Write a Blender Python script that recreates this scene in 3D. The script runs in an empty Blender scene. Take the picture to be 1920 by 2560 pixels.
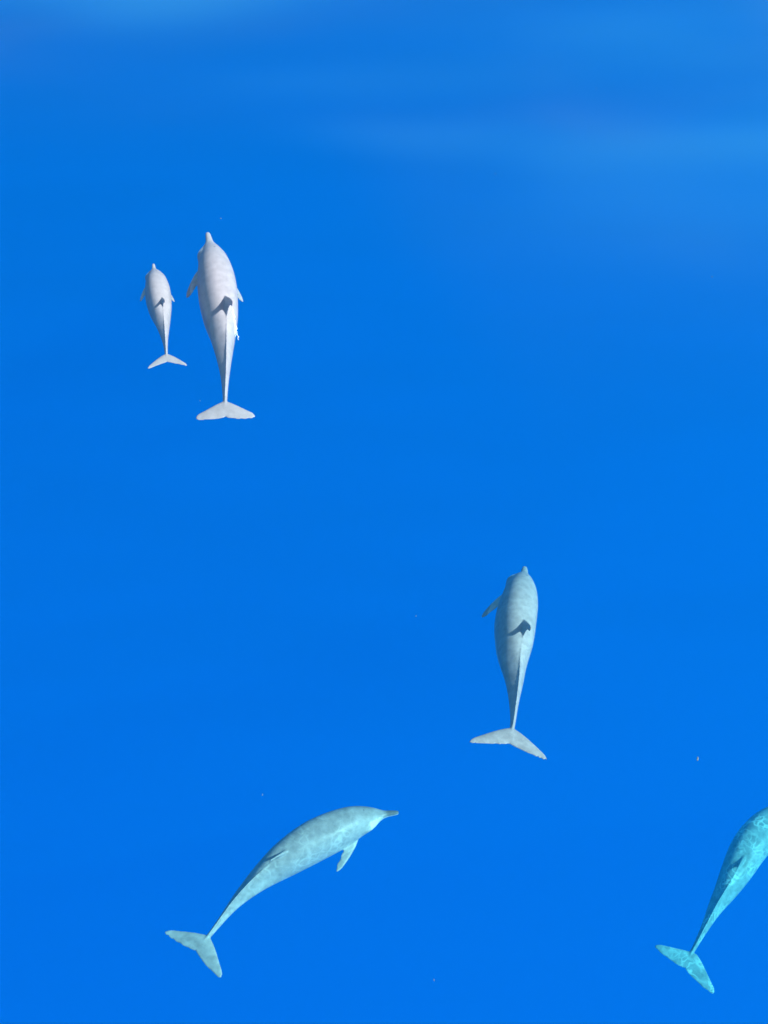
import bpy, bmesh, math, random
import numpy as np
from mathutils import Vector, Matrix, noise

scene = bpy.context.scene
COL = scene.collection

# ------------------------------------------------------------------ camera
CAM_H = 8.0
DEPRESSION = math.radians(50.0)
VFOV = math.radians(36.0)
cam_data = bpy.data.cameras.new('camera')
cam = bpy.data.objects.new('camera', cam_data)
COL.objects.link(cam)
cam.location = (0, 0, CAM_H)
cam.rotation_euler = (math.pi / 2 - DEPRESSION, 0, 0)
cam_data.sensor_fit = 'VERTICAL'
cam_data.angle = VFOV
cam_data.clip_end = 5000
scene.camera = cam

# ------------------------------------------------------------------ sky and sun
SUN_EL = math.radians(42)
SUN_AZ = math.radians(107)       # clockwise from +Y : the sun stands to the right
world = bpy.data.worlds.new('World')
scene.world = world
world.use_nodes = True
wn = world.node_tree
wn.nodes.clear()
sky = wn.nodes.new('ShaderNodeTexSky')
sky.sky_type = 'NISHITA'
sky.sun_disc = False
sky.dust_density = 1.0
sky.ozone_density = 2.5
sky.sun_elevation = SUN_EL
sky.sun_rotation = SUN_AZ
bg = wn.nodes.new('ShaderNodeBackground')
bg.inputs['Strength'].default_value = 0.115
wo = wn.nodes.new('ShaderNodeOutputWorld')
wn.links.new(sky.outputs[0], bg.inputs[0])
wn.links.new(bg.outputs[0], wo.inputs[0])

sd = bpy.data.lights.new('sun', 'SUN')
sd.energy = 4.4
sd.angle = math.radians(1.2)
sd.color = (1.0, 0.97, 0.94)
sun = bpy.data.objects.new('sun', sd)
COL.objects.link(sun)
sdir = Vector((math.sin(SUN_AZ) * math.cos(SUN_EL), math.cos(SUN_AZ) * math.cos(SUN_EL), math.sin(SUN_EL)))
sun.rotation_euler = sdir.to_track_quat('Z', 'Y').to_euler()
sun.location = sdir * 40

scene.view_settings.view_transform = 'Standard'
scene.view_settings.look = 'None'
scene.view_settings.exposure = 0.7
scene.view_settings.gamma = 1.0
scene.view_settings.use_curve_mapping = False
scene.cycles.use_denoising = True
scene.cycles.volume_bounces = 1
scene.cycles.max_bounces = 8
scene.cycles.transparent_max_bounces = 32
scene.cycles.caustics_reflective = False
scene.cycles.caustics_refractive = False

# ------------------------------------------------------------------ pixel -> place at a given depth
F_PX = 1280.0 / math.tan(VFOV / 2)
FWD = Vector((0, math.cos(DEPRESSION), -math.sin(DEPRESSION)))
UPV = Vector((0, math.sin(DEPRESSION), math.cos(DEPRESSION)))


def at(u, v, z):
    d = FWD * F_PX + Vector((1, 0, 0)) * (u - 960.0) + UPV * (1280.0 - v)
    t = (z - CAM_H) / d.z
    return Vector((0, 0, CAM_H)) + d * t


def new_mat(name):
    m = bpy.data.materials.new(name)
    m.use_nodes = True
    m.node_tree.nodes.clear()
    out = m.node_tree.nodes.new('ShaderNodeOutputMaterial')
    return m, m.node_tree, out


def link_mesh(name, verts, faces, mat, parent=None, smooth=True):
    me = bpy.data.meshes.new(name)
    me.from_pydata([tuple(v) for v in verts], [], faces)
    me.update()
    if smooth:
        me.polygons.foreach_set('use_smooth', [True] * len(me.polygons))
    me.materials.append(mat)
    o = bpy.data.objects.new(name, me)
    COL.objects.link(o)
    if parent:
        o.parent = parent
    return o


# ------------------------------------------------------------------ materials of the sea
DEEP_Z = -15.0
EXT = 600.0

m_deep, nt, out = new_mat('deep_blue')
b = nt.nodes.new('ShaderNodeBsdfDiffuse')
b.inputs['Color'].default_value = (0.006, 0.212, 0.75, 1)
nt.links.new(b.outputs[0], out.inputs['Surface'])

m_water, nt, out = new_mat('sea_water')
ab = nt.nodes.new('ShaderNodeVolumeAbsorption')
ab.inputs['Color'].default_value = (0.0, 0.89, 1.0, 1)
ab.inputs['Density'].default_value = 0.27
sc_ = nt.nodes.new('ShaderNodeVolumeScatter')
sc_.inputs['Color'].default_value = (0.03, 0.48, 1.0, 1)
sc_.inputs['Density'].default_value = 0.055
sc_.inputs['Anisotropy'].default_value = 0.3
ad = nt.nodes.new('ShaderNodeAddShader')
nt.links.new(ab.outputs[0], ad.inputs[0])
nt.links.new(sc_.outputs[0], ad.inputs[1])
nt.links.new(ad.outputs[0], out.inputs['Volume'])

m_surf, nt, out = new_mat('water_sheen')
tr = nt.nodes.new('ShaderNodeBsdfTransparent')
gl = nt.nodes.new('ShaderNodeBsdfGlossy')
gl.inputs['Roughness'].default_value = 0.22
lw = nt.nodes.new('ShaderNodeLayerWeight')          # Fresnel of water, the same from both sides of the sheet
lw.inputs['Blend'].default_value = 0.5
pw = nt.nodes.new('ShaderNodeMath'); pw.operation = 'POWER'; pw.inputs[1].default_value = 5.0
fr = nt.nodes.new('ShaderNodeMath'); fr.operation = 'MULTIPLY_ADD'
fr.inputs[1].default_value = 0.98; fr.inputs[2].default_value = 0.02
nt.links.new(lw.outputs['Facing'], pw.inputs[0])
nt.links.new(pw.outputs[0], fr.inputs[0])
at_n = nt.nodes.new('ShaderNodeAttribute')
at_n.attribute_name = 'sheen'
mu = nt.nodes.new('ShaderNodeMath')
mu.operation = 'MULTIPLY'
mx = nt.nodes.new('ShaderNodeMixShader')
nt.links.new(fr.outputs[0], mu.inputs[0])
nt.links.new(at_n.outputs['Fac'], mu.inputs[1])
nt.links.new(mu.outputs[0], mx.inputs[0])
nt.links.new(tr.outputs[0], mx.inputs[1])
nt.links.new(gl.outputs[0], mx.inputs[2])
nt.links.new(mx.outputs[0], out.inputs['Surface'])

# ------------------------------------------------------------------ the sea
deep = link_mesh('deep_water', [(-EXT, -EXT, DEEP_Z), (EXT, -EXT, DEEP_Z), (EXT, EXT, DEEP_Z), (-EXT, EXT, DEEP_Z)],
                 [(0, 1, 2, 3)], m_deep, smooth=False)
deep['kind'] = 'structure'
bz, tz, e = DEEP_Z - 1.0, 0.0, EXT + 5
water = link_mesh('water', [(x, y, z) for z in (bz, tz) for x, y in ((-e, -e), (e, -e), (e, e), (-e, e))],
                  [(3, 2, 1, 0), (4, 5, 6, 7), (0, 1, 5, 4), (1, 2, 6, 5), (2, 3, 7, 6), (3, 0, 4, 7)], m_water, smooth=False)
water['kind'] = 'structure'


def sstep(a, b, x):
    t = min(1.0, max(0.0, (x - a) / (b - a)))
    return t * t * (3 - 2 * t)


# ------------------------------------------------------------------ gentle swell that mirrors the sky beyond the dolphins
# low rises and dips of the surface: (place u, v, half width, half length, turn, slope)
RISES = [(-20, 150, 260, 110, -25, 0.17), (800, 40, 420, 60, 0, 0.16), (560, 150, 420, 50, 4, -0.12), (1000, 165, 330, 60, -2, -0.14),
         (780, 270, 480, 45, 2, 0.10), (1280, 110, 120, 110, -30, 0.12), (1560, 130, 160, 80, 10, -0.13), (1900, 60, 140, 140, 0, 0.18),
         (1560, 330, 330, 70, 12, 0.05), (1300, 560, 220, 60, 6, 0.07), (1640, 640, 330, 110, 8, 0.16), (1780, 480, 200, 40, 6, -0.08),
         (200, 290, 220, 60, -8, 0.08), (1850, 900, 260, 90, 10, 0.10), (1000, 700, 200, 90, 0, 0.05)]
RW = []
for (u, v, su, sv, rot, amp) in RISES:
    c = at(u, v, 0.1)
    rx = (at(u + su, v, 0.1) - c).length
    ry = abs(at(u, v - sv, 0.1).y - at(u, v + sv, 0.1).y) * 0.9
    RW.append((c.x, c.y - 0.7 * ry, rx, ry, math.radians(rot), amp * 0.4))


def height(x, y):
    h = 0.0
    for (cx, cy, rx, ry, rot, amp) in RW:
        dx, dy = x - cx, y - cy
        dy += dx * math.sin(rot) * 0.9
        h += amp * ry * math.exp(-min(40, (dx / rx) ** 2 + (dy / ry) ** 2))
    f = 1 - sstep(20, 60, y)
    return h + f * (0.05 * noise.noise(Vector((x * 0.45, y * 0.8, 3.7))) + 0.012 * noise.noise(Vector((x * 1.0 + 9, y * 1.7, 1.3))))


Y_A, Y_B = at(960, 545, 0.1).y, at(960, 1230, 0.1).y
X_A, X_B = at(690, 700, 0.1).x, at(1000, 700, 0.1).x
COLS, ROWS = 200, 300
sv, sf, sh = [], [], []
for i in range(COLS):
    x0 = -9 + 18 * i / (COLS - 1)
    yn = Y_A + (Y_B - Y_A) * sstep(X_A, X_B + 1.2, x0)
    for j in range(ROWS):
        t = j / (ROWS - 1)
        y = yn + 16 * t + 560 * t ** 12
        x = x0 * (1 + max(0, y - 12) / 12)
        sv.append((x, y, 0.12 + height(x, y)))
        sh.append(sstep(yn + 0.05, yn + 2.4, y))
for i in range(COLS - 1):
    for j in range(ROWS - 1):
        a = i * ROWS + j
        sf.append((a, a + ROWS, a + ROWS + 1, a + 1))
surf = link_mesh('water_surface', sv, sf, m_surf)
surf.data.attributes.new('sheen', 'FLOAT', 'POINT').data.foreach_set('value', sh)
surf['kind'] = 'structure'


# ------------------------------------------------------------------ pale bands: sky reflection imitated by an added thin scattering layer
m_wisp, nt, out = new_mat('sky_sheen_wisps')
N, Lk = nt.nodes, nt.links
ge = N.new('ShaderNodeNewGeometry')
sep = N.new('ShaderNodeSeparateXYZ'); Lk.new(ge.outputs['Position'], sep.inputs[0])


def math_n(op, a, b=None, c=None, clamp=False):
    n = N.new('ShaderNodeMath'); n.operation = op; n.use_clamp = clamp
    for k, v in enumerate((a, b, c)):
        if v is None: continue
        if isinstance(v, (int, float)): n.inputs[k].default_value = v
        else: Lk.new(v, n.inputs[k])
    return n.outputs[0]


mp = N.new('ShaderNodeMapping')
mp.inputs['Scale'].default_value = (0.17, 0.84, 0.25)
mp.inputs['Rotation'].default_value = (0, 0, math.radians(7))
mp.inputs['Location'].default_value = (11.9, 0.3, 5.4)
Lk.new(ge.outputs['Position'], mp.inputs[0])
nz = N.new('ShaderNodeTexNoise'); nz.inputs['Scale'].default_value = 1.0
nz.inputs['Detail'].default_value = 1.5; nz.inputs['Roughness'].default_value = 0.4; nz.inputs['Distortion'].default_value = 0.5
Lk.new(mp.outputs[0], nz.inputs['Vector'])
mr = N.new('ShaderNodeMapRange'); mr.interpolation_type = 'SMOOTHSTEP'
mr.inputs[1].default_value = 0.36; mr.inputs[2].default_value = 0.68
Lk.new(nz.outputs['Fac'], mr.inputs[0])
# thicker farther out, thinning to nothing towards the dolphins
reach = math_n('MULTIPLY_ADD', math_n('MINIMUM', sep.outputs[0], 4.5), 0.33, sep.outputs[1])
fade = N.new('ShaderNodeMapRange'); fade.interpolation_type = 'SMOOTHSTEP'
fade.inputs[1].default_value = 9.2; fade.inputs[2].default_value = 13.6
Lk.new(reach, fade.inputs[0])
den = math_n('MULTIPLY', mr.outputs[0], fade.outputs[0])
den = math_n('MULTIPLY', den, 0.72)
vs = N.new('ShaderNodeVolumeScatter')
vs.inputs['Color'].default_value = (0.12, 0.52, 0.90, 1)
Lk.new(den, vs.inputs['Density'])
Lk.new(vs.outputs[0], out.inputs['Volume'])
m_wisp.cycles.volume_step_rate = 0.10
wx0, wx1, wy0, wy1, wz0, wz1 = -20, 45, 6.2, 45, -0.34, -0.03
wisp = link_mesh('sky_sheen_layer', [(x, y, z) for z in (wz0, wz1) for x, y in ((wx0, wy0), (wx1, wy0), (wx1, wy1), (wx0, wy1))],
                 [(3, 2, 1, 0), (4, 5, 6, 7), (0, 1, 5, 4), (1, 2, 6, 5), (2, 3, 7, 6), (3, 0, 4, 7)], m_wisp, smooth=False)
wisp['kind'] = 'stuff'
wisp['label'] = 'paler blue bands of sky sheen built as a thin haze layer'
wisp['category'] = 'bubbles'  # not real bubbles: added haze layer imitating sky reflection


# ------------------------------------------------------------------ dolphin skin
def skin_material(name, back, flank, belly, mottle_ripple, ripple_light, cape=0.92, grain=15):
    m, nt, out = new_mat(name)
    N, Lk = nt.nodes, nt.links
    bs = N.new('ShaderNodeBsdfPrincipled')
    Lk.new(bs.outputs[0], out.inputs['Surface'])
    bs.inputs['Roughness'].default_value = 0.42
    bs.inputs['Specular IOR Level'].default_value = 0.25
    a = N.new('ShaderNodeAttribute'); a.attribute_name = 'dorsal'
    s = N.new('ShaderNodeAttribute'); s.attribute_name = 'along'
    tc = N.new('ShaderNodeTexCoord')
    n1 = N.new('ShaderNodeTexNoise'); n1.inputs['Scale'].default_value = 9; n1.inputs['Detail'].default_value = 4
    Lk.new(tc.outputs['Object'], n1.inputs['Vector'])
    ma = N.new('ShaderNodeMath'); ma.operation = 'MULTIPLY_ADD'
    Lk.new(n1.outputs['Fac'], ma.inputs[0]); ma.inputs[1].default_value = 0.16
    mo = N.new('ShaderNodeMath'); mo.operation = 'SUBTRACT'; mo.inputs[1].default_value = 0.08
    Lk.new(a.outputs['Fac'], mo.inputs[0])
    Lk.new(mo.outputs[0], ma.inputs[2])
    r = N.new('ShaderNodeValToRGB')
    r.color_ramp.interpolation = 'EASE'
    el = r.color_ramp.elements
    el[0].position = 0.20; el[0].color = (*belly, 1)
    el[1].position = cape; el[1].color = (*back, 1)
    q = el.new(0.44); q.color = (*flank, 1)
    q = el.new(0.64); q.color = (*[0.5 * (f + k) for f, k in zip(flank, back)], 1)
    Lk.new(ma.outputs[0], r.inputs[0])
    # soft blotches: skin mottle, plus dappled light on the lower two dolphins
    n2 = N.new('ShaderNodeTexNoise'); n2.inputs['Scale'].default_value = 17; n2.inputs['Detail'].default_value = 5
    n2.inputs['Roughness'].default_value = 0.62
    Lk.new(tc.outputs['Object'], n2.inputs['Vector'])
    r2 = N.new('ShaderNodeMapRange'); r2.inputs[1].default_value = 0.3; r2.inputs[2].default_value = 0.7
    r2.inputs[3].default_value = 1 - mottle_ripple; r2.inputs[4].default_value = 1 + mottle_ripple
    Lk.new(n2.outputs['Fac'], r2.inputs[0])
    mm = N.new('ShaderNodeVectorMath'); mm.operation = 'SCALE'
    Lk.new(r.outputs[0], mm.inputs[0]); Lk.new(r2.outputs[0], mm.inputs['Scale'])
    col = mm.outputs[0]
    # rippled sunlight painted into the skin as a pale broken net
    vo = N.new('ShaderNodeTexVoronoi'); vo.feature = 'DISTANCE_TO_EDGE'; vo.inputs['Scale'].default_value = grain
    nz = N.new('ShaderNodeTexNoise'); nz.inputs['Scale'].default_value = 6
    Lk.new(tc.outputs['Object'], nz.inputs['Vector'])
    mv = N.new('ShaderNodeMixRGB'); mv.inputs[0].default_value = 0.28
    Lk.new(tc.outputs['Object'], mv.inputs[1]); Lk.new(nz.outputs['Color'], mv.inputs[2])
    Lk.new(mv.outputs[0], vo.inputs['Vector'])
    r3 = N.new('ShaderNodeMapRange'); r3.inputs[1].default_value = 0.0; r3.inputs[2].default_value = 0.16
    r3.inputs[3].default_value = ripple_light; r3.inputs[4].default_value = 0.0
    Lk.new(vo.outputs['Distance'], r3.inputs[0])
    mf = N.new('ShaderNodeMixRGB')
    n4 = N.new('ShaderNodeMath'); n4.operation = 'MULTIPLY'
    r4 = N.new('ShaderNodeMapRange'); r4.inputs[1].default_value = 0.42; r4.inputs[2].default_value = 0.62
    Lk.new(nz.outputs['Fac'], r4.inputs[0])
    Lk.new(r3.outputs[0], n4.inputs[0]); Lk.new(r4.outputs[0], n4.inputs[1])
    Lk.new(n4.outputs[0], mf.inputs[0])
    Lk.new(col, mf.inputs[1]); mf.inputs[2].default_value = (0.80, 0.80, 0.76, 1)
    dk = N.new('ShaderNodeAttribute'); dk.attribute_name = 'dark'
    md = N.new('ShaderNodeMixRGB'); md.inputs[2].default_value = (0.10, 0.10, 0.11, 1)
    Lk.new(dk.outputs['Fac'], md.inputs[0]); Lk.new(mf.outputs[0], md.inputs[1])
    Lk.new(md.outputs[0], bs.inputs['Base Color'])
    bp = N.new('ShaderNodeBump'); bp.inputs['Strength'].default_value = 0.12; bp.inputs['Distance'].default_value = 0.01
    Lk.new(n2.outputs['Fac'], bp.inputs['Height']); Lk.new(bp.outputs[0], bs.inputs['Normal'])
    return m


m_eye, nt, out = new_mat('eye_dark')
bs = nt.nodes.new('ShaderNodeBsdfPrincipled')
bs.inputs['Base Color'].default_value = (0.015, 0.014, 0.013, 1)
bs.inputs['Roughness'].default_value = 0.2
nt.links.new(bs.outputs[0], out.inputs['Surface'])


# ------------------------------------------------------------------ dolphin shape
# s (0 nose .. 1 fluke notch), half width, half height above, half height below, all in body lengths
PROF = np.array([
    (0.000, 0.0050, 0.0040, 0.0050),
    (0.006, 0.0100, 0.0075, 0.0100),
    (0.025, 0.0122, 0.0092, 0.0125),
    (0.048, 0.0140, 0.0105, 0.0145),
    (0.062, 0.0172, 0.0125, 0.0180),
    (0.080, 0.0255, 0.0185, 0.0230),
    (0.097, 0.0350, 0.0275, 0.0300),
    (0.120, 0.0450, 0.0385, 0.0390),
    (0.155, 0.0540, 0.0510, 0.0490),
    (0.200, 0.0615, 0.0610, 0.0590),
    (0.280, 0.0695, 0.0720, 0.0690),
    (0.360, 0.0710, 0.0760, 0.0720),
    (0.420, 0.0680, 0.0750, 0.0710),
    (0.490, 0.0615, 0.0700, 0.0660),
    (0.560, 0.0520, 0.0620, 0.0590),
    (0.640, 0.0390, 0.0520, 0.0500),
    (0.700, 0.0290, 0.0430, 0.0420),
    (0.760, 0.0200, 0.0330, 0.0330),
    (0.820, 0.0135, 0.0240, 0.0250),
    (0.880, 0.0095, 0.0165, 0.0180),
    (0.930, 0.0078, 0.0110, 0.0120),
    (0.965, 0.0060, 0.0070, 0.0070),
    (0.985, 0.0040, 0.0040, 0.0040),
])


_PS = np.linspace(0, 1, 801)
_PV = np.stack([np.interp(_PS, PROF[:, 0], PROF[:, k]) for k in (1, 2, 3)], 1)
for _ in range(3):
    for k in range(3):
        sm_ = np.convolve(np.pad(_PV[:, k], 14, mode='edge'), np.ones(29) / 29, mode='valid')
        wt = np.clip((_PS - 0.05) / 0.10, 0.12, 1)
        _PV[:, k] = _PV[:, k] * (1 - wt) + sm_ * wt
_PV[:, 1] *= 1 + 0.10 * np.exp(-((_PS - 0.42) / 0.22) ** 2)


def prof(s):
    return [float(np.interp(s, _PS, _PV[:, k])) for k in range(3)]


def catmull(pts, n=240):
    P = [np.array(p, float) for p in pts]
    P = [2 * P[0] - P[1]] + P + [2 * P[-1] - P[-2]]
    res = []
    for i in range(1, len(P) - 2):
        for t in np.linspace(0, 1, 40, endpoint=(i == len(P) - 3)):
            a, b_, c, d = P[i - 1:i + 3]
            res.append(0.5 * ((2 * b_) + (-a + c) * t + (2 * a - 5 * b_ + 4 * c - d) * t * t + (-a + 3 * b_ - 3 * c + d) * t ** 3))
    res = np.array(res)
    for _ in range(30):
        res[1:-1] = 0.25 * res[:-2] + 0.5 * res[1:-1] + 0.25 * res[2:]
    d = np.concatenate([[0], np.cumsum(np.linalg.norm(np.diff(res, axis=0), axis=1))])
    t = np.linspace(0, d[-1], n)
    return np.stack([np.interp(t, d, res[:, k]) for k in range(3)], 1), d[-1]


class Spine:
    def __init__(self, pts, rolls):
        self.P, self.L = catmull(pts)
        n = len(self.P)
        T = np.gradient(self.P, axis=0)
        T = -T / np.linalg.norm(T, axis=1)[:, None]       # towards the nose
        self.T = T
        self.rolls = rolls

    def frame(self, s):
        n = len(self.P) - 1
        k = min(max(s, 0.0), 1.0) * n
        i = min(int(k), n - 1); f = k - i
        p = self.P[i] * (1 - f) + self.P[i + 1] * f
        t = self.T[i] * (1 - f) + self.T[i + 1] * f
        t = Vector(t).normalized()
        if s > 1: p = p + np.array(-t) * (s - 1) * self.L
        z = Vector((0, 0, 1))
        u = (z - t * t.dot(z)).normalized()
        r = t.cross(u).normalized()                       # the animal's right
        a = math.radians(float(np.interp(s, [q[0] for q in self.rolls], [q[1] for q in self.rolls])))
        u2 = u * math.cos(a) + r * math.sin(a)            # positive roll leans the back to its right
        r2 = t.cross(u2).normalized()
        return Vector(p), t, u2, r2


def loft(rings):
    m = len(rings[0])
    v = [p for r in rings for p in r]
    f = []
    for j in range(len(rings) - 1):
        for i in range(m):
            a, b_ = j * m + i, j * m + (i + 1) % m
            f.append((a, b_, b_ + m, a + m))
    c0 = len(v); v.append(sum(rings[0], Vector()) / m)
    c1 = len(v); v.append(sum(rings[-1], Vector()) / m)
    for i in range(m):
        f.append((c0, (i + 1) % m, i))
        k = (len(rings) - 1) * m
        f.append((c1, k + i, k + (i + 1) % m))
    return v, f


def airfoil(lead, trail, thick, axis, m=16):
    """closed ring between the leading and trailing point, thick along axis"""
    ring = []
    for i in range(m):
        a = 2 * math.pi * i / m
        x = 0.5 - 0.5 * math.cos(a)
        yt = math.sin(a) * (1.25 - 0.75 * x) * 0.5
        ring.append(lead.lerp(trail, x) + axis * (yt * thick))
    return ring


def make_dolphin(name, pts, rolls, mat, girth=1.0, fin_h=0.092, fin_shift=0.0, fluke_span=0.118, sweep=0.012, fluke_yaw=0.0,
                 fluke_tilt=0.0, flipper=(0.085, 0.062, -0.045), right_flipper=None, notch_cut=False, dark_beak=False, voxel=0.0058):
    sp = Spine(pts, rolls)
    L = sp.L
    V, F = [], []

    def add(v, f):
        o = len(V)
        V.extend(v); F.extend([tuple(i + o for i in q) for q in f])

    # trunk, head and tail stock
    rings = []
    S = np.concatenate([np.linspace(0, 0.12, 34), np.linspace(0.125, 0.985, 100)])
    for s in S:
        p, t, u, r = sp.frame(s)
        w, hu, hd = [q * L * (girth if s > 0.09 else 1 + (girth - 1) * max(0, (s - 0.05) / 0.04)) for q in prof(s)]
        ring = []
        keel = sstep(0.5, 0.68, s)
        for i in range(56):
            a = 2 * math.pi * i / 56
            c, sn = math.cos(a), math.sin(a)
            ex = 1 - 0.22 * sstep(0.12, 0.26, s) * (1 - sstep(0.55, 0.75, s))      # fuller flanks on the trunk
            x = w * math.copysign(abs(c) ** ex, c)
            y = (hu if sn > 0 else hd) * math.copysign(abs(sn) ** (0.5 + 0.5 * ex), sn)
            # keeled tail stock: narrower towards the top and bottom edge
            x *= 1 - keel * 0.62 * abs(sn) ** 1.5
            # cheeks: the head is broadest low down at the corner of the mouth
            hk = sstep(0.07, 0.11, s) * (1 - sstep(0.125, 0.19, s))
            x *= 1 + hk * (0.44 * max(0, 0.55 - abs(sn + 0.08)) - 0.12 * max(0, sn))
            # mouth groove along the beak
            if s < 0.10:
                g = math.exp(-((sn + 0.28) / 0.16) ** 2) * (1 - sstep(0.07, 0.10, s))
                x *= 1 - 0.16 * g
            ring.append(p + r * x + u * y)
        rings.append(ring)
    add(*loft(rings))

    # dorsal fin
    rings = []
    s0, s1 = 0.430 + fin_shift, 0.565 + fin_shift
    H = fin_h * L
    for k in range(15):
        b = k / 14
        ls = s0 + 0.118 * b ** 0.92 + 0.016 * b * b
        ts = s1 - 0.030 * math.sin(min(1, b * 1.15) * math.pi) * 0.9 + 0.012 * b ** 3
        if b > 0.85:
            ls = ls + (ts - ls) * ((b - 0.85) / 0.15) ** 2 * 0.55
        p0, t0, u0, r0 = sp.frame(0.5)
        def pt(s, h):
            p, t, u, r = sp.frame(s)
            return p + u * h
        hb0 = prof(ls)[1] * L * girth * 0.80
        hb1 = prof(ts)[1] * L * girth * 0.80
        base = prof(0.5)[1] * L * girth * 0.86
        h = H * b * (1 - 0.06 * b)
        lead = pt(ls, base + h); trail = pt(ts, base + h - 0.012 * L * b * b)
        if b < 0.05:
            lead = pt(s0 - 0.012, hb0); trail = pt(s1 + 0.012, hb1)
        rings.append(airfoil(lead, trail, 0.017 * L * (1 - 0.78 * b) + 0.004, r0))
    add(*loft(rings))
    # low crest running back from the fin along the tail stock
    rings = []
    for k in range(30):
        s = 0.54 + 0.38 * k / 29
        p, t, u, r = sp.frame(s)
        h = prof(s)[1] * L * girth
        e_ = math.sin(math.pi * (k + 0.5) / 30)
        cw = 0.0035 * L
        top = h + 0.0060 * L * e_ + 0.001
        rings.append([p + r * cw + u * (h * 0.55), p + r * cw * 0.45 + u * top, p - r * cw * 0.45 + u * top, p - r * cw + u * (h * 0.55)])
    add(*loft(rings))

    # flukes
    p, t, u, r = sp.frame(0.985)
    yaw = math.radians(fluke_yaw)
    t2 = t * math.cos(yaw) + r * math.sin(yaw)
    r2 = r * math.cos(yaw) - t * math.sin(yaw)
    tl = math.radians(fluke_tilt)
    u2 = u * math.cos(tl) - t2 * math.sin(tl)
    t2 = t2 * math.cos(tl) + u * math.sin(tl)
    pn = sp.frame(1.0)[0]
    for side in (-1, 1):
        rings = []
        K = 22
        for k in range(K):
            b = k / (K - 1)
            span = fluke_span * L * b
            # distance ahead (+) of the notch
            lead = (0.082 * (1 - 0.40 * b - 0.60 * b ** 1.7) + 0.022 * (b ** 3) - sweep * b ** 1.6) * L
            trail = (0.006 * math.exp(-b * 14) - 0.006 * math.sin(math.pi * b) - sweep * b ** 1.6) * L
            if b > 0.90:
                q = ((b - 0.90) / 0.10) ** 2
                lead, trail = lead - 0.45 * q * (lead - trail), trail + 0.25 * q * (lead - trail)
            jag = 0.0
            if notch_cut and side == 1 and 0.55 < b < 0.97:
                jag = 0.006 * L * max(0, math.sin(b * 61.0))
            droop = -0.006 * L * b * b
            P1 = pn + t2 * lead + r2 * (side * span) + u2 * droop
            P2 = pn + t2 * (trail + jag) + r2 * (side * span) + u2 * droop
            rings.append(airfoil(P1, P2, 0.0175 * L * (1 - 0.74 * b) + 0.003, u2))
        if side == 1:
            rings = [list(reversed(q)) for q in rings]
        add(*loft(rings))

    # flippers
    for side in (-1, 1):
        fb, fl, fu = flipper if side == -1 or right_flipper is None else right_flipper
        p, t, u, r = sp.frame(0.225)
        w, hu, hd = [q * L * girth for q in prof(0.225)]
        root = p + r * (side * w * 0.80) - u * (hd * 0.50)
        vec = (-t * fb + r * (side * fl) + u * fu) * L
        ln = vec.length
        d = vec.normalized()
        ch = (t - d * t.dot(d)).normalized()
        if ch.length < 0.1: ch = u
        nrm = d.cross(ch).normalized()
        rings = []
        K = 16
        for k in range(K):
            b = -0.12 + 1.12 * k / (K - 1)
            bb = max(0, b)
            bend = -0.020 * L * bb * bb
            c = 0.044 * L * (1 - 0.50 * bb ** 1.3)
            if bb > 0.8: c *= 1 - 0.72 * ((bb - 0.8) / 0.2) ** 2
            mid = root + d * (ln * b) + ch * bend
            rings.append(airfoil(mid + ch * (c * (0.52 - 0.15 * bb)), mid - ch * (c * (0.48 + 0.15 * bb)), 0.013 * L * (1 - 0.7 * bb) + 0.003, nrm, 14))
        if side == 1:
            rings = [list(reversed(q)) for q in rings]
        add(*loft(rings))

    me = bpy.data.meshes.new(name + '_raw')
    me.from_pydata([tuple(v) for v in V], [], F)
    bm = bmesh.new(); bm.from_mesh(me)
    bmesh.ops.recalc_face_normals(bm, faces=bm.faces)
    bm.to_mesh(me); bm.free()
    tmp = bpy.data.objects.new('tmp', me)
    COL.objects.link(tmp)
    rm = tmp.modifiers.new('remesh', 'REMESH'); rm.mode = 'VOXEL'; rm.voxel_size = voxel; rm.use_smooth_shade = True
    sm = tmp.modifiers.new('smooth', 'SMOOTH'); sm.factor = 0.5; sm.iterations = 5
    dg = bpy.context.evaluated_depsgraph_get()
    body = bpy.data.meshes.new_from_object(tmp.evaluated_get(dg))
    bpy.data.objects.remove(tmp); bpy.data.meshes.remove(me)
    body.name = name
    base = sp.frame(0.45)[0]
    co = np.zeros(len(body.vertices) * 3); body.vertices.foreach_get('co', co); co = co.reshape(-1, 3)
    # where on the animal each point lies: along the body and belly (0) .. back (1)
    SS = np.linspace(0, 1, 160)
    fr_ = [sp.frame(s) for s in SS]
    PP = np.array([f[0] for f in fr_]); UU = np.array([f[2] for f in fr_]); RR = np.array([f[3] for f in fr_])
    HH = np.array([prof(s)[1:] for s in SS]) * L * girth
    WW = np.array([prof(s)[0] for s in SS]) * L * girth
    idx = np.empty(len(co), int)
    for k in range(0, len(co), 4000):
        idx[k:k + 4000] = ((co[k:k + 4000, None, :] - PP[None]) ** 2).sum(2).argmin(1)
    dv = co - PP[idx]
    hgt = (dv * UU[idx]).sum(1)
    lat = np.abs((dv * RR[idx]).sum(1))
    hn = np.where(hgt > 0, hgt / HH[idx, 0], hgt / HH[idx, 1])
    ln_ = lat / WW[idx]
    ang = np.arctan2(hn, np.maximum(ln_, 0))              # -90 belly .. +90 back
    dors = 0.5 + ang / math.pi
    thin = (SS[idx] > 0.90)
    dors[thin] = 0.62
    out_ = (ln_ > 1.25) & ~thin
    dors[out_] = 0.62
    s_ = SS[idx]
    # jaw and cheeks stay pale
    dark = np.zeros(len(co))
    if dark_beak:
        dark = np.clip((0.062 - s_) / 0.02, 0, 1) * np.clip((hn + 0.3) / 0.3, 0, 1) * 0.85
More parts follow.
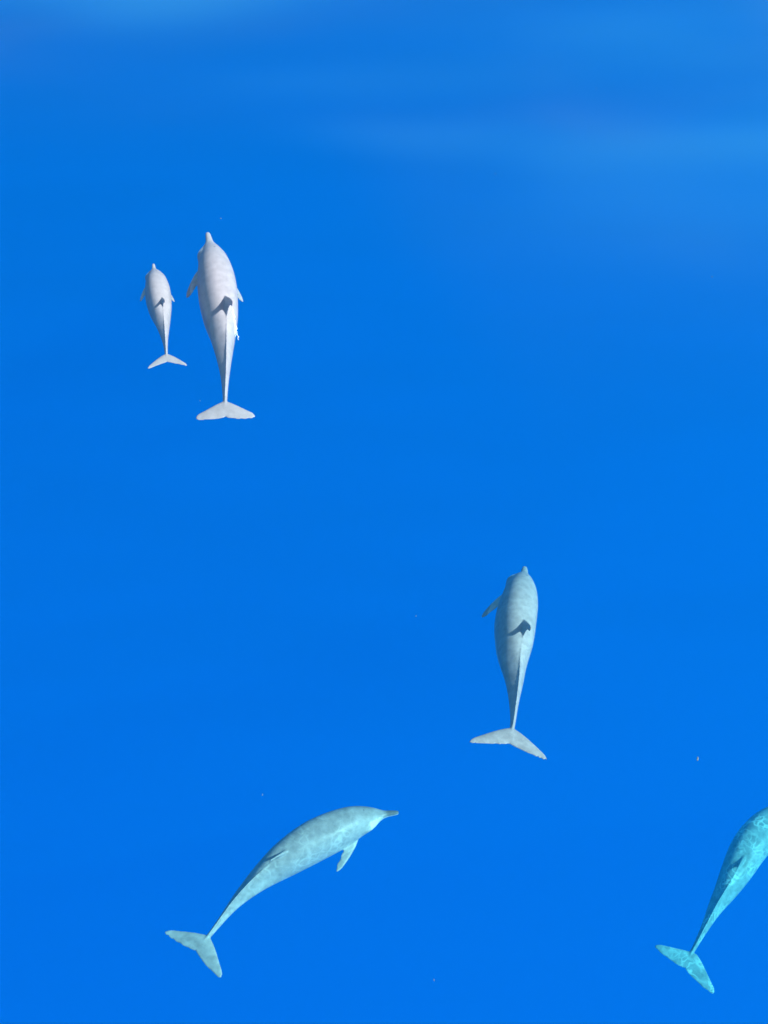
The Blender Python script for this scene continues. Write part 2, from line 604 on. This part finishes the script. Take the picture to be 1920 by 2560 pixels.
    jaw = (s_ < 0.13) & (hn < -0.05)
    dors[jaw] -= 0.12
    dors[(s_ > 0.066) & (s_ < 0.128) & ((hn < 0.05) | ((hn < 0.55) & (ln_ > 0.86)))] = 0.08
    body.attributes.new('dorsal', 'FLOAT', 'POINT').data.foreach_set('value', np.clip(dors, 0, 1))
    body.attributes.new('dark', 'FLOAT', 'POINT').data.foreach_set('value', dark)
    body.attributes.new('along', 'FLOAT', 'POINT').data.foreach_set('value', s_)
    body.vertices.foreach_set('co', (co - np.array(base)).ravel())
    body.materials.clear(); body.materials.append(mat)
    body.update()
    o = bpy.data.objects.new(name, body)
    COL.objects.link(o)
    o.location = base
    # eyes
    for side in (-1, 1):
        p, t, u, r = sp.frame(0.128)
        w, hu, hd = [q * L * girth for q in prof(0.128)]
        c = p + r * (side * w * 1.0) - u * (hd * 0.05) - base
        bm = bmesh.new()
        M = Matrix((t, u, r)).transposed().to_4x4()
        bmesh.ops.create_uvsphere(bm, u_segments=12, v_segments=8, radius=1.0)
        for v in bm.verts:
            v.co = c + t * (v.co.x * 0.0075 * L) + u * (v.co.y * 0.0055 * L) + r * (v.co.z * 0.004 * L)
        em = bpy.data.meshes.new('eye'); bm.to_mesh(em); bm.free()
        em.polygons.foreach_set('use_smooth', [True] * len(em.polygons))
        em.materials.append(m_eye)
        eo = bpy.data.objects.new('eye', em); COL.objects.link(eo); eo.parent = o
    # blowhole: a small crescent on top of the head
    p, t, u, r = sp.frame(0.140)
    hu = prof(0.140)[1] * L * girth
    bv, bf = [], []
    for k in range(9):
        a = -1 + 2 * k / 8
        c = p + u * (hu * math.sqrt(max(0, 1 - (a * 0.012 / 0.05) ** 2)) - 0.0005 * L) + r * (a * 0.0105 * L) - t * (0.006 * L * a * a) - base
        wd = 0.0030 * L * (1 - 0.8 * a * a)
        bv += [c + t * wd, c - t * wd, c - t * wd - u * 0.006 * L, c + t * wd - u * 0.006 * L]
    for k in range(8):
        for q in range(4):
            bf.append((k * 4 + q, k * 4 + (q + 1) % 4, k * 4 + 4 + (q + 1) % 4, k * 4 + 4 + q))
    bf += [(0, 1, 2, 3), (35, 34, 33, 32)]
    link_mesh('blowhole', bv, bf, m_eye, o)
    print('DOLPHIN', name, 'length %.2f' % L, 'at', [round(c, 2) for c in base])
    return o, sp


def px(crop, scale, origin, zs):
    n = len(crop)
    return [at(origin[0] + c[0] / scale, origin[1] + c[1] / scale, float(np.interp(i / (n - 1), np.linspace(0, 1, len(zs)), zs)))
            for i, c in enumerate(crop)]


grey = skin_material('skin_grey', (0.40, 0.345, 0.36), (0.31, 0.28, 0.29), (0.66, 0.64, 0.63), 0.13, 0.0)  # here and in the next skin, darker flanks paint in side shade
grey2 = skin_material('skin_mottled', (0.33, 0.305, 0.31), (0.29, 0.27, 0.275), (0.66, 0.64, 0.63), 0.20, 0.10)
grey4 = skin_material('skin_cape_shade', (0.27, 0.255, 0.26), (0.38, 0.36, 0.355), (0.55, 0.53, 0.51), 0.26, 0.22, 0.84)  # dark cape includes painted shade of the upper side; rippled light on top
grey3 = skin_material('skin_ripple_lit', (0.30, 0.30, 0.31), (0.36, 0.36, 0.37), (0.55, 0.55, 0.55), 0.32, 0.75, 0.92, 20)  # net and blotches are rippled sunlight painted into the skin colour

A = (4.097, (320, 540))
d1, sp1 = make_dolphin('dolphin', px([(815, 172), (840, 290), (872, 440), (906, 700), (935, 950), (962, 1150), (978, 1350), (992, 1600), (994, 1800), (994, 1930), (998, 2070)], *A, [-0.37]),
                       [(0, 10), (0.3, 20), (0.5, 21), (0.8, 12), (1, 2)], grey, fin_h=0.095, right_flipper=(0.09, 0.075, -0.02), fluke_span=0.103, sweep=-0.001)
d1['label'] = 'large pale grey dolphin swimming beside the calf, white strand trailing from its dorsal fin'
d2, sp2 = make_dolphin('dolphin_calf', px([(260, 490), (268, 560), (286, 650), (312, 850), (337, 1000), (362, 1150), (382, 1300), (391, 1400), (400, 1500)], *A, [-0.38]),
                       [(0, 8), (0.3, 16), (0.5, 16), (1, 2)], grey, girth=1.22, fin_h=0.085, right_flipper=(0.09, 0.075, -0.02), fluke_span=0.130, sweep=0.045, voxel=0.004)
d2['label'] = 'small grey dolphin calf swimming close beside the large grey dolphin'
d3, sp3 = make_dolphin('dolphin', px([(680, 150), (672, 230), (650, 330), (618, 500), (584, 700), (574, 900), (567, 1100), (576, 1300), (572, 1500), (560, 1700), (525, 1905)], 3.95, (1140, 1380), [-1.35, -0.75]),
                       [(0, 12), (0.3, 22), (0.5, 23), (0.8, 15), (1, 4)], grey2, sweep=0.03, fluke_span=0.125, notch_cut=True, fin_shift=-0.025, girth=0.98, fin_h=0.078,
                       flipper=(0.078, 0.062, -0.055), right_flipper=(0.10, 0.012, -0.05))
d3['label'] = 'grey dolphin diving nose down with ragged trailing edge on its right fluke'
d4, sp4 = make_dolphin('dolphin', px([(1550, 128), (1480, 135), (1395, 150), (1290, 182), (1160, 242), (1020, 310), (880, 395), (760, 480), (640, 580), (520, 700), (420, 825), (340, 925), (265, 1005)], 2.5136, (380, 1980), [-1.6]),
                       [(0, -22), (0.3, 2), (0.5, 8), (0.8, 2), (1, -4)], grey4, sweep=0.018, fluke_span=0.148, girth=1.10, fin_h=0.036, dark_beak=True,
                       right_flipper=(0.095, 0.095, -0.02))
d4['label'] = 'pale dolphin mottled by painted ripple light, with curved body and dark beak tip, its right flipper spread'
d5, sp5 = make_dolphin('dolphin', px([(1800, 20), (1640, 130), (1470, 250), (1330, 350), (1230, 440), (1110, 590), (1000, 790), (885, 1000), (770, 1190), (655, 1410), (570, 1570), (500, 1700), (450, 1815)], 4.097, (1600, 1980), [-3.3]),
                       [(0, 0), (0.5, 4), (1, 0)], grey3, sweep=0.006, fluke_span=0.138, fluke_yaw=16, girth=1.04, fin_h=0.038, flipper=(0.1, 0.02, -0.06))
d5['label'] = 'deepest turquoise-tinted dolphin with dapples of rippled light painted on its skin'
for d in (d1, d2, d3, d4, d5):
    d['category'] = 'dolphin'
    d['group'] = 'dolphins swimming under the calm blue water'

# ------------------------------------------------------------------ white strand trailing from the large dolphin's fin
m_streak, nt, out = new_mat('streak_white')
bs = nt.nodes.new('ShaderNodeBsdfPrincipled')
bs.inputs['Base Color'].default_value = (0.82, 0.83, 0.85, 1)
bs.inputs['Roughness'].default_value = 0.35
nt.links.new(bs.outputs[0], out.inputs['Surface'])
rnd = random.Random(4)
fv, ff = [], []


from mathutils.bvhtree import BVHTree
FLANK = BVHTree.FromPolygons([v.co.copy() for v in d1.data.vertices], [tuple(p.vertices) for p in d1.data.polygons])


def lumpy_strand(pts, radii, z, n=60, m=10):
    P = []
    for x, y in pts:
        c = at(320 + x / 4.097, 540 + y / 4.097, z)
        d = (c - cam.location).normalized()
        hit = FLANK.ray_cast(cam.location - d1.location, d)[0]
        P.append(hit + d1.location - d * 0.006 if hit is not None else c)
    P = np.array(P)
    t0 = np.linspace(0, 1, len(pts))
    rings = []
    for k in range(n):
        t = k / (n - 1)
        c = Vector([np.interp(t, t0, P[:, q]) for q in range(3)])
        rad = float(np.interp(t, t0, radii)) * (0.75 + 0.5 * noise.noise(Vector((t * 9, z * 9, 1))))
        c.x += 0.008 * noise.noise(Vector((t * 8, 4, z)))
        ring = []
        for i in range(m):
            a = 2 * math.pi * i / m
            q = rad * (1 + 0.3 * noise.noise(Vector((t * 30, math.cos(a) * 2, math.sin(a) * 2))))
            ring.append(c + Vector((math.cos(a) * q, 0, math.sin(a) * q * 0.45)))
        rings.append(ring)
    v, f = loft(rings)
    o = len(fv)
    fv.extend(v); ff.extend([tuple(i + o for i in q) for q in f])


lumpy_strand([(1066, 945), (1074, 980), (1080, 1015), (1086, 1050), (1092, 1085), (1096, 1125), (1098, 1165), (1098, 1200), (1096, 1235)], [0.005, 0.010, 0.012, 0.009, 0.013, 0.014, 0.012, 0.012, 0.005], -0.30)
lumpy_strand([(1100, 1150), (1112, 1190), (1124, 1230), (1132, 1270)], [0.003, 0.005, 0.0045, 0.002], -0.33)
strand = link_mesh('white_streak', fv, ff, m_streak)
strand['label'] = "thin white streak trailing behind the large dolphin's dorsal fin"
strand['category'] = 'strand'

# ------------------------------------------------------------------ pale specks drifting in the water
m_speck, nt, out = new_mat('speck_pale')
bs = nt.nodes.new('ShaderNodeBsdfPrincipled')
bs.inputs['Base Color'].default_value = (0.20, 0.20, 0.20, 1)
bs.inputs['Roughness'].default_value = 0.6
nt.links.new(bs.outputs[0], out.inputs['Surface'])
bm = bmesh.new()
spk = [(1744, 1897, 5, 12), (552, 546, 3, 3), (1238, 434, 2, 3), (1491, 222, 2, 3), (1040, 1540, 2, 5), (656, 1987, 2, 6), (1780, 692, 2, 3),
       (1085, 2450, 2, 6), (500, 1002, 2, 4)]
for (u, v, a, b_) in spk:
    c = at(u, v, -0.4 - rnd.random() * 1.2)
    k = (c - cam.location).length / F_PX * 0.5
    g = bmesh.ops.create_icosphere(bm, subdivisions=1, radius=1.0)
    tl = rnd.uniform(-0.3, 0.3)
    for w in g['verts']:
        q = Vector((w.co.x * a * k, w.co.y * b_ * k * 1.2, w.co.z * a * k))
        q.rotate(Matrix.Rotation(tl, 3, 'Z'))
        w.co = c + q
me = bpy.data.meshes.new('drifting_plankton'); bm.to_mesh(me); bm.free()
me.materials.append(m_speck)
pk = bpy.data.objects.new('drifting_plankton', me)
COL.objects.link(pk)
pk['kind'] = 'stuff'
pk['label'] = 'tiny pale specks drifting in the blue water'
pk['category'] = 'plankton'
